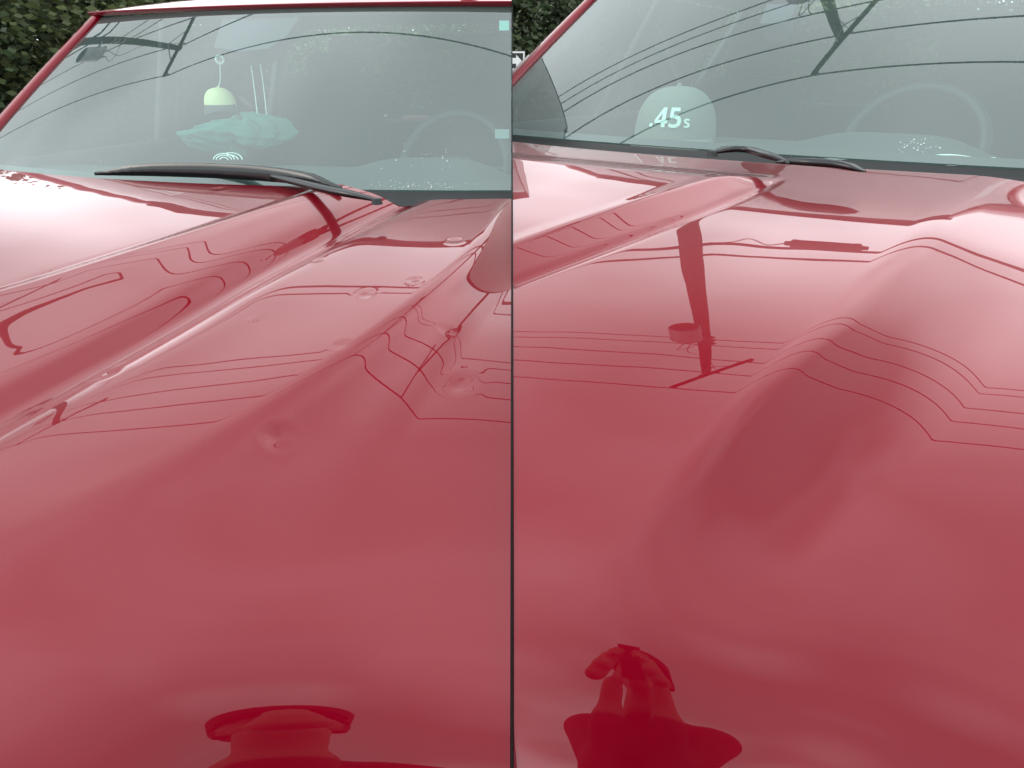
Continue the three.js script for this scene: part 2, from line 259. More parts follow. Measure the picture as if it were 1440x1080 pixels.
const dented = buildTruck(TRUCKS.dented, 'red pickup truck with hail dents in its hood and a cream cap behind the windshield');
const smooth = buildTruck(TRUCKS.smooth, 'red pickup truck with a smooth undented hood and a 45 cap on the dash');

// added divider hiding the cut between the two trucks; its top follows the higher of the two bodies
{
  const A = TRUCKS.dented, B = TRUCKS.smooth, top = z => {
    let y = .3;
    for (const t of [A, B]) {
      const [X, , s] = t.toLocal(V(0, 0, z)), rx = Math.abs(X - t.Xc);
      if (rx < t.HW && s <= t.sFront(X) && s >= t.sRear(X)) y = Math.max(y, t.hood(X, s));
      else if (rx < t.HW && s < t.sRear(X) && s > -2.2) {
        y = Math.max(y, t.Y0 - .05);
        for (let b = 0; b <= 1; b += .004) { const a = (X - t.Xc) / lerp(t.wb, t.wt, b); if (Math.abs(a) > 1) break; if (t.ws(a, b)[2] >= s) y = Math.max(y, t.ws(a, b)[1]); else break; }
        const a = (X - t.Xc) / (t.wt + .045); if (Math.abs(a) < 1) { const w = t.ws(a, 1); if (s < w[2]) { const v = (s - w[2]) / (-2.2 - w[2]); y = Math.max(y, w[1] + .012 + .075 * (1 - Math.exp(-v * 7)) * (1 - .55 * a ** 4)); } }
      }
    }
    return y + .004;
  };
  const sh = new THREE.Shape(), zs = []; for (let z = -.1; z > -4.4; z -= .01) zs.push(z);
  sh.moveTo(.1, .02); for (const z of zs) sh.lineTo(-z, top(z)); sh.lineTo(4.4, .02);
  const root = thing('added_divider', 'added thin divider panel with pale reflecting faces and black edge trim hiding the cut between the two red trucks', 'divider', [0, 0, 0]);
  for (const sg of [-1, 1]) { const g = new THREE.ShapeGeometry(sh); g.rotateY(Math.PI / 2); g.translate(sg * .0010, 0, 0); mesh('pale_reflector_face', g, std([.75, .74, .73], .8, 0, { side: THREE.DoubleSide }), root); }  // faces of the added panel, kept pale to lighten its mirror image in paint and glass
  const prof = [V(0, .02, -.1), ...zs.map(z => V(0, top(z), z)), V(0, .02, -4.4)];
  mesh('edge_trim', loft(prof.map(p => { const w = lerp(.0006, .0016, clamp((-p.z - .4) / 2, 0, 1)); return [V(-w, p.y + .0005, p.z), V(w, p.y + .0005, p.z), V(w, p.y - .006, p.z), V(-w, p.y - .006, p.z)]; }), true), std([.004, .004, .004], .9), root);
}

// ------------------------------------------------------------------ ground
{
  const tex = noiseTex(512, (u, v) => { const n = fbm(u * 90, v * 90, 1, 3), b = fbm(u * 8, v * 8, 5, 3), k = .20 + (n - .5) * .16 + (b - .5) * .10; return [k, k, k * 1.01]; });
  tex.repeat.set(60, 60);
  structure('ground', new THREE.PlaneGeometry(500, 500, 1, 1).rotateX(-Math.PI / 2), new THREE.MeshStandardMaterial({ map: tex, roughness: .92 }));
}
// ------------------------------------------------------------------ overhead line: poles, crossarms, wires
const woodTex = noiseTex(256, (u, v) => { const n = fbm(u * 60, v * 4, 3, 3), k = .11 + (n - .5) * .14; return [k * 1.05, k * .95, k * .82]; });
const wood = new THREE.MeshStandardMaterial({ map: woodTex, roughness: .9 });
const wireM = std([.012, .012, .013], .7), steel = std([.22, .23, .23], .5, .6), ceramic = std([.3, .28, .27], .3);
function utilityPole(x, z, h, turn, label, extra) {
  const p = thing('utility_pole', label, 'utility pole', [x, 0, z], 'poles of the overhead line'); p.rotation.y = turn;
  const rg = []; for (let i = 0; i <= 12; i++) { const y = h * i / 12, r = lerp(.16, .10, i / 12); rg.push([...Array(16)].map((_, k) => V(Math.cos(k / 8 * Math.PI) * r, y, -Math.sin(k / 8 * Math.PI) * r).add(V(.02 * Math.sin(i), 0, .02 * Math.cos(i * 1.3))))); }
  mesh('shaft', loft(rg.map(r => r.slice().reverse()), true), wood, p);
  const arm = mesh('crossarm', box(2.5, .12, .1, 0, h - .28, .16, .012), wood, p);
  for (const sg of [-1, 1]) mesh('brace', tube([V(sg * .65, h - .30, .18), V(0, h - .95, .17)], .018, 4, 6), steel, arm);
  for (const o of [-1.16, .12, 1.16]) { const g = new THREE.LatheGeometry([[0, 0], [.03, 0], [.03, .04], [.065, .06], [.03, .09], [.06, .11], [.03, .14], [.045, .17], [0, .2]].map(q => new THREE.Vector2(...q)), 14); g.translate(o, h - .22, .16); mesh('insulator', g, ceramic, arm); }
  if (extra) {
    const can = mesh('transformer', (() => { const g = new THREE.LatheGeometry([[0, 0], [.2, .01], [.24, .05], [.24, .8], [.26, .82], [.25, .86], [.1, .92], [0, .93]].map(q => new THREE.Vector2(...q)), 24); g.translate(-.48, h - 4.7, .1); return g; })(), std([.32, .33, .33], .5, .2), p);
    for (const d of [-.1, .1]) { const g = new THREE.LatheGeometry([[0, 0], [.05, 0], [.03, .05], [.055, .08], [.03, .12], [.05, .16], [.02, .26], [0, .27]].map(q => new THREE.Vector2(...q)), 10); g.translate(-.48 + d, h - 3.8, .1); mesh('bushing', g, ceramic, can); }
    mesh('bracket', box(.3, .08, .06, -.2, h - 4.1, .1, .01), steel, can);
    mesh('jumper_wire', mergeGeometries([tube([V(-.38, h - 3.55, .1), V(-.55, h - 3.0, .12), V(-.2, h - 2.2, .15), V(.12, h - .3, .16)], .009, 30, 5), tube([V(-.58, h - 3.55, .1), V(-.75, h - 3.3, .1), V(-.5, h - 3.1, .05), V(-.1, h - 3.2, .1)], .009, 30, 5)]), wireM, can);
    for (let k = 0; k < 3; k++) mesh('bracket', box(.12, .05, .3, -.05, h - 3.2 - k * .22, .12, .01), steel, p);
  }
  p.updateMatrixWorld(true);
  p.userData.at = undefined;
  return { at: (dx, y, dz = .16) => p.localToWorld(V(dx, y, dz)) };
}
const PH = 13.0;
// the local x axis of a pole runs along its crossarm
const poleB = utilityPole(1.6, -7.15, PH, .62, 'wooden utility pole with a grey transformer can behind the smooth truck', true);
const poleA = utilityPole(-10.7, -11.3, PH, 1.15, 'wooden utility pole with crossarm beyond the dented truck', true);
const poleC = utilityPole(-48, -29, PH, 1.15, 'distant wooden utility pole standing among the trees');
const poleD = utilityPole(38, 13, PH, .5, 'wooden utility pole far behind the person with the phone');
function wire(name, label, a, b, sag, r, group) {
  const pts = []; for (let i = 0; i <= 24; i++) { const t = i / 24, p = a.clone().lerp(b, t); p.y -= 4 * sag * t * (1 - t); pts.push(p); }
  return tag(mesh(name, tube(pts, r, 72, 6), wireM, scene), label, 'wire', group);
}
const spanNames = [[poleC, poleA, 'from the distant pole to the pole beyond the dented truck'], [poleA, poleB, 'from pole to pole behind the two trucks'], [poleB, poleD, 'passing over the smooth truck to the pole behind']];
spanNames.forEach(([p, q, where], k) => {
  for (const o of [-1.16, .12, 1.16]) wire('power_line', 'thin power line on crossarms ' + where, p.at(o, PH - .03), q.at(o, PH - .03), k === 1 ? .8   : .7, .023, 'power lines ' + k);
  if (k !== 0) for (const o of [0, 1]) wire('service_wire', 'thin service wire below the crossarms ' + where, p.at(-.12, PH - 3.1 - o * .45), q.at(-.12, PH - 3.1 - o * .45), k === 1 ? .3 : .8, .015, 'service wires ' + k);
  const hh = [9.0, 9.0, 5.5, 5.3][k], h2 = [9.0, 5.5, 5.3][k];
  for (const o of [0, 1]) wire('telephone_cable', (o ? 'thick lower' : 'slim upper') + ' telephone cable ' + where, p.at(.2, hh - o * .38), q.at(.2, h2 - o * .38), .25, o ? .042 : .03, 'telephone cables ' + k);
});
{ // splice case slung under the lower cable beside the pole
  const a = poleB.at(.2, 5.12), b = poleD.at(.2, 4.92), d = b.clone().sub(a).normalize(), c = a.clone().addScaledVector(d, 1.25); c.y -= .19;
  const g = new THREE.LatheGeometry([[0, -.42], [.05, -.42], [.06, -.36], [.11, -.34], [.115, -.3], [.105, -.28], [.105, .28], [.115, .3], [.11, .34], [.06, .36], [.05, .42], [0, .42]].map(q => new THREE.Vector2(...q)), 18); g.rotateX(Math.PI / 2); g.scale(1.25, 1.25, 1.0);
  const s = thing('splice_case', 'black cylindrical splice case slung under the telephone cable', 'cable box', c.toArray()); s.rotation.y = Math.atan2(d.x, d.z);
  mesh('body', g, wireM, s); for (const k of [-.25, .25]) mesh('hanger', tube([V(0, .08, k), V(0, .19, k)], .015, 2, 6), steel, s);
  mesh('loop', tube([V(0, 0, -.4), V(0, .1, -.62), V(0, -.05, -.8), V(0, .12, -1.0), V(0, .17, -1.15)], .012, 30, 6), wireM, s);
}
// ------------------------------------------------------------------ trees behind
const barkM = std([.06, .045, .035], .95);
const leafM = [[.045, .075, .022], [.032, .06, .02], [.06, .09, .025]].map(c => new THREE.MeshPhysicalMaterial({ color: lin(...c), roughness: .75, side: THREE.DoubleSide, transmission: .25, thickness: 0, vertexColors: true }));
function tree(x, z, h, w, kind, label) {
  const t = thing('broadleaf_tree', label, 'tree', [x, 0, z], 'trees behind the trucks');
  const limbs = [], trunkH = h * .35, rings = [];
  for (let i = 0; i <= 10; i++) { const k = i / 10, r = lerp(h * .028, h * .006, k); rings.push([...Array(9)].map((_, j) => V(Math.cos(j / 9 * 6.283) * r + Math.sin(k * 3 + x) * .15 * k, k * h * .85, Math.sin(j / 9 * 6.283) * r + Math.cos(k * 4 + z) * .15 * k)).reverse()); }
  limbs.push(loft(rings, true));
  const blobs = [];
  for (let i = 0; i < 26; i++) {
    const y = lerp(h * .12, h * .94, (i + rnd() * .6) / 26), f = Math.sin(Math.PI * clamp((y / h - .0) / 1.02, 0.05, .97)) ** .6, an = i * 2.4 + rnd(), rr = w * .5 * f * (.45 + .5 * rnd());
    const c = V(Math.cos(an) * rr, y, Math.sin(an) * rr); blobs.push([c, (w * .14 + rnd() * w * .12)]);
    const l = tube([V(0, Math.max(.5, y - rr * .7), 0), c.clone().multiplyScalar(.5).setY(y - rr * .3), c], h * .005, 5, 5); limbs.push(l);
  }
  mesh('trunk', mergeGeometries(limbs.map(g => g.toNonIndexed())), barkM, t);
  const pos = [], nor = [], col = [];
  const n = 11000;
  for (let i = 0; i < n; i++) {
    const [c, r] = blobs[Math.floor(rnd() * blobs.length)];
    const d = V(rnd() - .5, rnd() - .5, rnd() - .5).normalize().multiplyScalar(r * Math.cbrt(rnd()) * (1 + .25 * rnd())); d.y *= .75;
    const p = c.clone().add(d), s = .05 + .07 * rnd(), ax = V(rnd() - .5, rnd() - .5, rnd() - .5).normalize(), u = ax.clone().cross(V(.3, 1, .2)).normalize().multiplyScalar(s), v = ax.clone().cross(u).normalize().multiplyScalar(s * .6);
    const q = [p.clone().sub(u), p.clone().add(v), p.clone().add(u), p.clone().sub(v)];
    const k = .65 + .7 * rnd(), kc = [k * (1 + .3 * rnd()), k, k * .8];
    for (const o of [0, 1, 2, 0, 2, 3]) { pos.push(q[o].x, q[o].y, q[o].z); nor.push(ax.x, ax.y, ax.z); col.push(...kc); }
  }
  const g = new THREE.BufferGeometry(); g.setAttribute('position', new THREE.Float32BufferAttribute(pos, 3)); g.setAttribute('normal', new THREE.Float32BufferAttribute(nor, 3)); g.setAttribute('color', new THREE.Float32BufferAttribute(col, 3));
  g.computeVertexNormals();
  mesh('crown', g, leafM[kind], t);
}
{
  const L = ['dark green broadleaf tree in the row behind the trucks', 'mid green broadleaf tree in the row behind the trucks', 'pale green broadleaf tree in the row behind the trucks'];
  let k = 0;
  for (const [az, d, h, w] of [[-48, 22, 5.2, 6], [-41, 19, 4.6, 6], [-36, 24, 5.6, 7], [-31, 20, 5, 6.5], [-26, 23, 5.6, 6], [-20, 21, 5, 6], [-13, 24, 5.5, 6.5], [-6, 23, 5.6, 6], [-1, 26, 6.2, 7], [3, 22, 5.6, 5.5], [7, 25, 6.2, 6.5], [11, 21, 5, 6], [17, 24, 5.4, 6.5], [24, 22, 5, 6], [31, 24, 5.2, 6.5], [38, 22, 5, 6], [45, 24, 5.4, 6.5], [-34, 33, 7.4, 9], [-27, 33, 7.4, 9], [-20, 32, 7, 9], [5, 34, 8, 9], [0, 36, 8, 9], [10, 33, 7.6, 9], [17, 33, 7.2, 9], [24, 33, 7.4, 9], [31, 33, 7.4, 9], [38, 33, 7.2, 9], [-13, 32, 7.2, 9], [-6, 33, 7.6, 9]]) {
    const a = az * Math.PI / 180, kind = [0, 1, 0, 2, 1][k++ % 5]; tree(Math.sin(a) * d, -Math.cos(a) * d, h, w, kind, L[kind]);
  }
  // undergrowth along the tree line, one uncountable mass
  const g0 = new THREE.BufferGeometry(); g0.setAttribute('position', new THREE.Float32BufferAttribute([-1, 0, 0, 0, .5, .1, 1, 0, 0, -1, 0, 0, 1, 0, 0, 0, -.5, .1], 3)); g0.computeVertexNormals();
  const N = 26000, im = new THREE.InstancedMesh(g0, std([.04, .065, .02], .8, 0, { side: THREE.DoubleSide }), N), m = new THREE.Matrix4(), e = new THREE.Euler(), q = new THREE.Quaternion(), cc = new THREE.Color();
  for (let i = 0; i < N; i++) { const a = (-60 + 115 * rnd()) * Math.PI / 180, d = 19.5 + 5 * rnd() + 2 * Math.sin(a * 9), hh = (1.6 + 1.1 * fbm(a * 14, d * .4, 2, 2)) * Math.sqrt(rnd()); e.set(rnd() * 6, rnd() * 6, rnd() * 6); const s = .06 + .08 * rnd(); m.compose(V(Math.sin(a) * d, hh, -Math.cos(a) * d), q.setFromEuler(e), V(s, s, s)); im.setMatrixAt(i, m); const k = .6 + .8 * rnd(); im.setColorAt(i, cc.setRGB(k * 1.05, k, k * .8)); }
  im.name = 'undergrowth'; im.userData = { kind: 'stuff', label: 'dense green undergrowth along the tree line behind the trucks', category: 'shrubs' }; scene.add(im);
}
{ // road sign with a white arrow beside the tree line
  const s = thing('road_sign', 'small black road sign with white border and white arrow before the trees', 'sign', [.1, 0, -17.6]);
  mesh('post', (() => { const g = new THREE.CylinderGeometry(.03, .03, 2.05, 10); g.translate(0, 1.02, -.03); return g; })(), steel, s);
  const b = mesh('panel', box(.44, .44, .012, 0, 1.8, 0, .006), std([.02, .022, .02], .6), s);
  const fr = new THREE.Shape([[-.2, -.2], [.2, -.2], [.2, .2], [-.2, .2]].map(q => new THREE.Vector2(...q))); fr.holes.push(new THREE.Path([[-.165, -.165], [-.165, .165], [.165, .165], [.165, -.165]].map(q => new THREE.Vector2(...q))));
  const ar = new THREE.Shape([[.13, 0], [0, .13], [0, .06], [-.13, .06], [-.13, -.06], [0, -.06], [0, -.13]].map(q => new THREE.Vector2(...q)));
  const w = g => { g.translate(0, 1.8, .0085); return g; };
  mesh('border', w(new THREE.ExtrudeGeometry(fr, { depth: .003, bevelEnabled: false })), M.white, b); mesh('arrow', w(new THREE.ExtrudeGeometry(ar, { depth: .003, bevelEnabled: false })), M.white, b);
}

// ------------------------------------------------------------------ windshield fittings and things behind the glass
function fitTruck(t, b, conf) {
  const { part, glass, roof, root } = b;
  // sensor housing at the top of the glass
  { const c = conf.sensor.map(p => t.onGlass(...p)).map(([a, bb]) => [V(...t.inner(a, Math.min(bb, .995), -.010)), V(...t.inner(a, Math.min(bb, .995), -.07))]);
    const g = loft([c.map(q => q[0]), c.map(q => q[1]).map((v, i, arr) => v.clone().lerp(arr.reduce((s, x) => s.add(x), V(0, 0, 0)).multiplyScalar(1 / arr.length), .25))], true);
    const h = part('sensor_housing', g.toNonIndexed(), M.lilac, glass); h.geometry.computeVertexNormals(); }
  // wipers
  for (const w of conf.wipers) {
    const P = ([x, y, dy]) => V(...t.plane(x, y, t.Y0 + dy));
    const arm = w.arm.map(P), blade = w.blade.map(P);
    const rect = (pts, ww, hh) => { const c = new THREE.CatmullRomCurve3(pts), r = []; for (let i = 0; i <= 24; i++) { const p = c.getPoint(i / 24), tg = c.getTangent(i / 24), sd = V(0, 1, 0).cross(tg).normalize(), e = Math.min(1, .45 + i * .15, .45 + (24 - i) * .15), a = ww(i / 24) * e, h = hh(i / 24) * e; r.push([[-a, 0], [-a * .7, h], [a * .7, h], [a, 0]].map(([u, v]) => p.clone().addScaledVector(sd, u).add(V(0, v, 0)))); } return loft(r.map(q => q.reverse()), true); };
    const wp = part('wiper', rect(arm, k => lerp(.013, .007, k), () => .012), M.blackGloss);
    if (!wp) continue;
    part('blade', rect(blade, () => .012, k => (w.thin || 1) * (.026 * Math.sin(Math.PI * lerp(.12, .9, k)) + .008)), M.blackGloss, wp);
    part('pivot', new THREE.CylinderGeometry(.010, .012, .012, 20).translate(arm[0].x, arm[0].y, arm[0].z), M.black, wp);
  }
  // droplets left on the glass
  const dm = new THREE.MeshPhysicalMaterial({ color: lin(.9, .95, .95), roughness: .05, transmission: .6, ior: 1.33, thickness: .003 });
  const dg = new THREE.SphereGeometry(1, 8, 5, 0, Math.PI * 2, 0, Math.PI / 2), list = [];
  for (const [x, y, sx, sy, n] of conf.drops) for (let i = 0; i < n; i++) { const gx = () => (rnd() + rnd() + rnd() - 1.5) / 1.5; const [a, bb] = t.onGlass(x + gx() * sx, y + gx() * sy); if (bb < .004 || bb > .99 || Math.abs(a) > 1) continue; const p = V(...t.inner(a, bb, .0003)), nn = t.wsN(a, bb), r = .0009 + .0014 * rnd() * rnd(); const g = dg.clone(); g.scale(r, r * .55, r * (1 + .4 * rnd())); g.applyQuaternion(new THREE.Quaternion().setFromUnitVectors(V(0, 1, 0), nn)); g.translate(p.x, p.y, p.z); list.push(g); }
  const d = part('water_droplets', mergeGeometries(list), dm, glass); if (d) { d.userData.kind = 'stuff'; }
  // a fin on the front of the roof
  if (conf.fin) { const [a] = t.onGlass(...conf.fin), w = t.ws(a, 1), r = []; for (let i = 0; i <= 10; i++) { const k = i / 10, s = w[2] + .0 - k * .16, hh = .034 * Math.sin(Math.PI * Math.pow(k, .6)) ** .8 + .002, ww = .03 * Math.sin(Math.PI * lerp(.15, .95, k)); const y = w[1] + .012 + .055 * (1 - Math.exp(-k * 1.1)); r.push([V(w[0] - ww, y - .01, s), V(w[0] - ww * .75, y + hh * .7, s), V(w[0], y + hh, s), V(w[0] + ww * .75, y + hh * .7, s), V(w[0] + ww, y - .01, s)]); } part('roof_fin', loft(r, true), M.paint, roof); }
  // stickers on the inside of the glass
  for (const s of conf.stickers || []) {
    const [x0, y0, x1, y1] = s.box, cs = [[x0, y1], [x1, y1], [x1, y0], [x0, y0]].map(p => t.onGlass(...p)), g = grid((u, v) => { const a = lerp(lerp(cs[0][0], cs[1][0], u), lerp(cs[3][0], cs[2][0], u), v), bb = lerp(lerp(cs[0][1], cs[1][1], u), lerp(cs[3][1], cs[2][1], u), v); return t.inner(a, bb, -.004); }, 4, 4);
    part('sticker', g, s.m, glass);
  }
  for (const s of conf.arcs || []) { // concentric white arcs printed on the glass
    const [px, py] = s, gs = [];
    for (const [ox, r] of [[0, 15], [0, 11], [0, 6], [9, 17], [8, 12]]) { const pts = []; for (let i = 0; i <= 16; i++) { const an = Math.PI * (ox ? lerp(.02, .6, i / 16) : lerp(.03, .97, i / 16)); const [a, bb] = t.onGlass(px + ox + Math.cos(an) * r, py - Math.sin(an) * r * .62); pts.push(V(...t.inner(a, bb, -.003))); } gs.push(tube(pts, .0016, 20, 4)); }
    part('decal', mergeGeometries(gs), M.white, glass);
  }
}
fitTruck(TRUCKS.dented, dented, {
  sensor: [[312, 18], [424, 13], [402, 45], [375, 64], [330, 68], [298, 62]].reverse(), fin: [649, 20],
  wipers: [{ arm: [[530, 283, .028], [470, 272, .034], [400, 255, .04], [345, 243, .045], [292, 240, .045]], blade: [[135, 246, .03], [220, 247, .034], [330, 251, .036], [420, 258, .034], [480, 267, .03]] }],
  drops: [[600, 225, 80, 28, 26], [590, 262, 110, 10, 50], [130, 228, 24, 20, 26]],
  stickers: [{ box: [702, 27, 716, 41], m: std([.16, .34, .31], .6) }, { box: [696, 180, 716, 193], m: std([.14, .16, .16], .7) }], arcs: [[314, 224]],
});
fitTruck(TRUCKS.smooth, smooth, {
  sensor: [[1078, 1], [1122, 1], [1112, 20], [1100, 28], [1068, 28]].reverse(),
  wipers: [{ arm: [[1002, 216, .02], [1030, 213, .022], [1050, 214, .022], [1075, 221, .022], [1110, 231, .02]], blade: [[1092, 229, .018], [1130, 232, .02], [1180, 236, .02], [1216, 242, .018]], thin: .4 }],
  drops: [[1290, 205, 40, 16, 30], [1240, 228, 36, 8, 20]],
});
// a ball cap: crown, brim, button; local origin at the base centre, brim towards +z
function ballCap(name, label, crownM, brimM, w) {
  const c = thing(name, label, 'cap');
  const R = w / 2, pt = (th, ph) => { const hh = Math.cos(ph), rr = Math.pow(Math.sin(ph), .8); return [Math.sin(th) * R * rr, R * 1.25 * Math.pow(Math.max(0, hh), .75), Math.cos(th) * R * 1.08 * rr]; };
  mesh('crown', grid((u, v) => pt(u * Math.PI * 2, lerp(Math.PI / 2, .001, v)), 40, 18), crownM, c);
  const br = grid((u, v) => { const th = lerp(-1.25, 1.25, u), k = v; return [Math.sin(th) * R * (1 + .12 * k), .012 - k * k * .03 * w / .2 - Math.abs(Math.sin(th)) ** 2 * .03 * w / .2 * k, Math.cos(th) * R * 1.08 + k * .36 * w * Math.cos(th * .9) ** .8]; }, 30, 8);
  const br2 = br.clone(); br2.translate(0, -.003, 0);
  mesh('brim', mergeGeometries([br, br2]), brimM, c);
  mesh('button', new THREE.SphereGeometry(w * .035, 10, 8).translate(0, R * 1.25, 0), crownM, c);
  return { c, R, pt };
}
const font = await new FontLoader().loadAsync('fonts/droid/droid_sans_bold.typeface.json');
{ // cap with white numerals on the dash of the smooth truck
  const t = TRUCKS.smooth, { c, R, pt } = ballCap('ball_cap', 'taupe ball cap with white .45s lettering on the dash of the smooth truck', std([.17, .16, .145], .9), std([.2, .185, .165], .9), .24);
  const l = t.plane(948, 196, t.Y0 - .0), w = t.toWorld(l[0], t.Y0 - .012, l[2]), k = 2.2 / Math.hypot(w.x, w.z);
  c.position.set(w.x * k, t.Y0 + .0, w.z * k); c.rotation.y = -.36;
  const put = (txt, size, x0, y0) => { const g = new TextGeometry(txt, { font, size, depth: .003, curveSegments: 6 }); const p = g.attributes.position; for (let i = 0; i < p.count; i++) { const th = (x0 + p.getX(i)) / R, y = y0 + p.getY(i), hh = clamp(y / (R * 1.25), 0, .99), ph = Math.acos(Math.pow(hh, 1 / .75)), q = pt(th, ph), f = 1 + (.002 + p.getZ(i)) / R; p.setXYZ(i, q[0] * f, y, q[2] * f); } g.computeVertexNormals(); mesh('lettering', g, M.white, c); };
  put('.', .045, -.064, .045); put('45', .052, -.045, .045); put('s', .030, .038, .045);
}
{ // small cap hanging on a cord behind the glass of the dented truck
  const t = TRUCKS.dented, at = (x, y, d) => EYE.clone().addScaledVector(pixelRay(x, y), d);
  const cap = ballCap('ball_cap', 'small cream ball cap with a dark brim hanging on a cord behind the windshield', std([.88, .72, .40], .9), std([.05, .05, .05], .9), .107);
  const p = at(311, 152, 2.75); cap.c.position.copy(p); cap.c.rotation.y = .35; 
  const top = at(309, 84, 2.72).sub(p); top.applyAxisAngle(V(0, 1, 0), -.35);
  mesh('cord', tube([V(0, .06, 0), top.clone().multiplyScalar(.6), top], .0022, 8, 5), M.white, cap.c);
  mesh('hook', new THREE.TorusGeometry(.012, .004, 8, 16).translate(top.x, top.y, top.z), M.white, cap.c);
  // teal cloth pouch on two cords
  const q = at(342, 188, 2.62), cl = thing('cloth_pouch', 'teal cloth pouch hanging from two white cords behind the windshield', 'pouch', q.toArray()); cl.rotation.y = .35;
  const g = grid((u, v) => { const a = u * Math.PI * 2, ph = v * Math.PI, n = 1 + .75 * (fbm(Math.cos(a) * 3 + 4, Math.sin(a) * 3, v * 5, 4) - .5) + .06 * Math.sin(a * 11 + v * 4); return [-Math.cos(a) * Math.sin(ph) * .165 * n, Math.cos(ph) * .05 * n + .02 * Math.sin(a * 2) * Math.sin(ph), Math.sin(a) * Math.sin(ph) * .06 * n].map((x, i) => i === 1 ? x + .012 * Math.cos(a) * -1 : x); }, 120, 50);
  mesh('bag', g, std([.04, .17, .15], .95), cl);
  for (const [dx, h] of [[.055, .35], [.085, .33]]) mesh('cord', tube([V(dx, .04, 0), V(dx + .004, h * .6, .003), V(dx - .002, h, 0)], .0022, 10, 6), M.white, cl);
}
{ // papers lying on the dash of the smooth truck
  const t = TRUCKS.smooth, paper = (label, pts, m) => { const l = pts.map(([x, y], i) => { const gl = t.toWorld(...t.ws(...t.onGlass(x, y))); return EYE.clone().addScaledVector(pixelRay(x, y), gl.distanceTo(EYE) + (i < 2 ? .03 : .11)); }); const g = grid((u, v) => { const w = l[0].clone().lerp(l[1], u).lerp(l[3].clone().lerp(l[2], u), v); return [w.x, w.y + .003 * Math.sin(u * 9 + v * 3), w.z]; }, 24, 4); const g2 = g.clone(); g2.translate(0, -.001, 0); return tag(mesh('paper_sheet', mergeGeometries([g, g2]), m, scene), label, 'paper', 'papers on the dash'); };
  const tx = noiseTex(128, (u, v) => { const line = Math.floor(v * 9) % 2, word = fbm(u * 26, Math.floor(v * 9) * 3.1, 2, 1) > .45; const c = line && word && u > .1 && u < .9 ? (v > .6 ? [.75, .35, .3] : [.45, .45, .45]) : [.93, .93, .92]; return c; });
  const pm = new THREE.MeshStandardMaterial({ map: tx, roughness: .85 });
  paper('wrinkled white paper with red print on the dash beside the wiper', [[1112, 219], [1238, 226], [1236, 215], [1108, 211]], pm);
  paper('white paper on the dash in front of the steering wheel', [[1275, 228], [1400, 234], [1400, 220], [1262, 217]], pm);
}
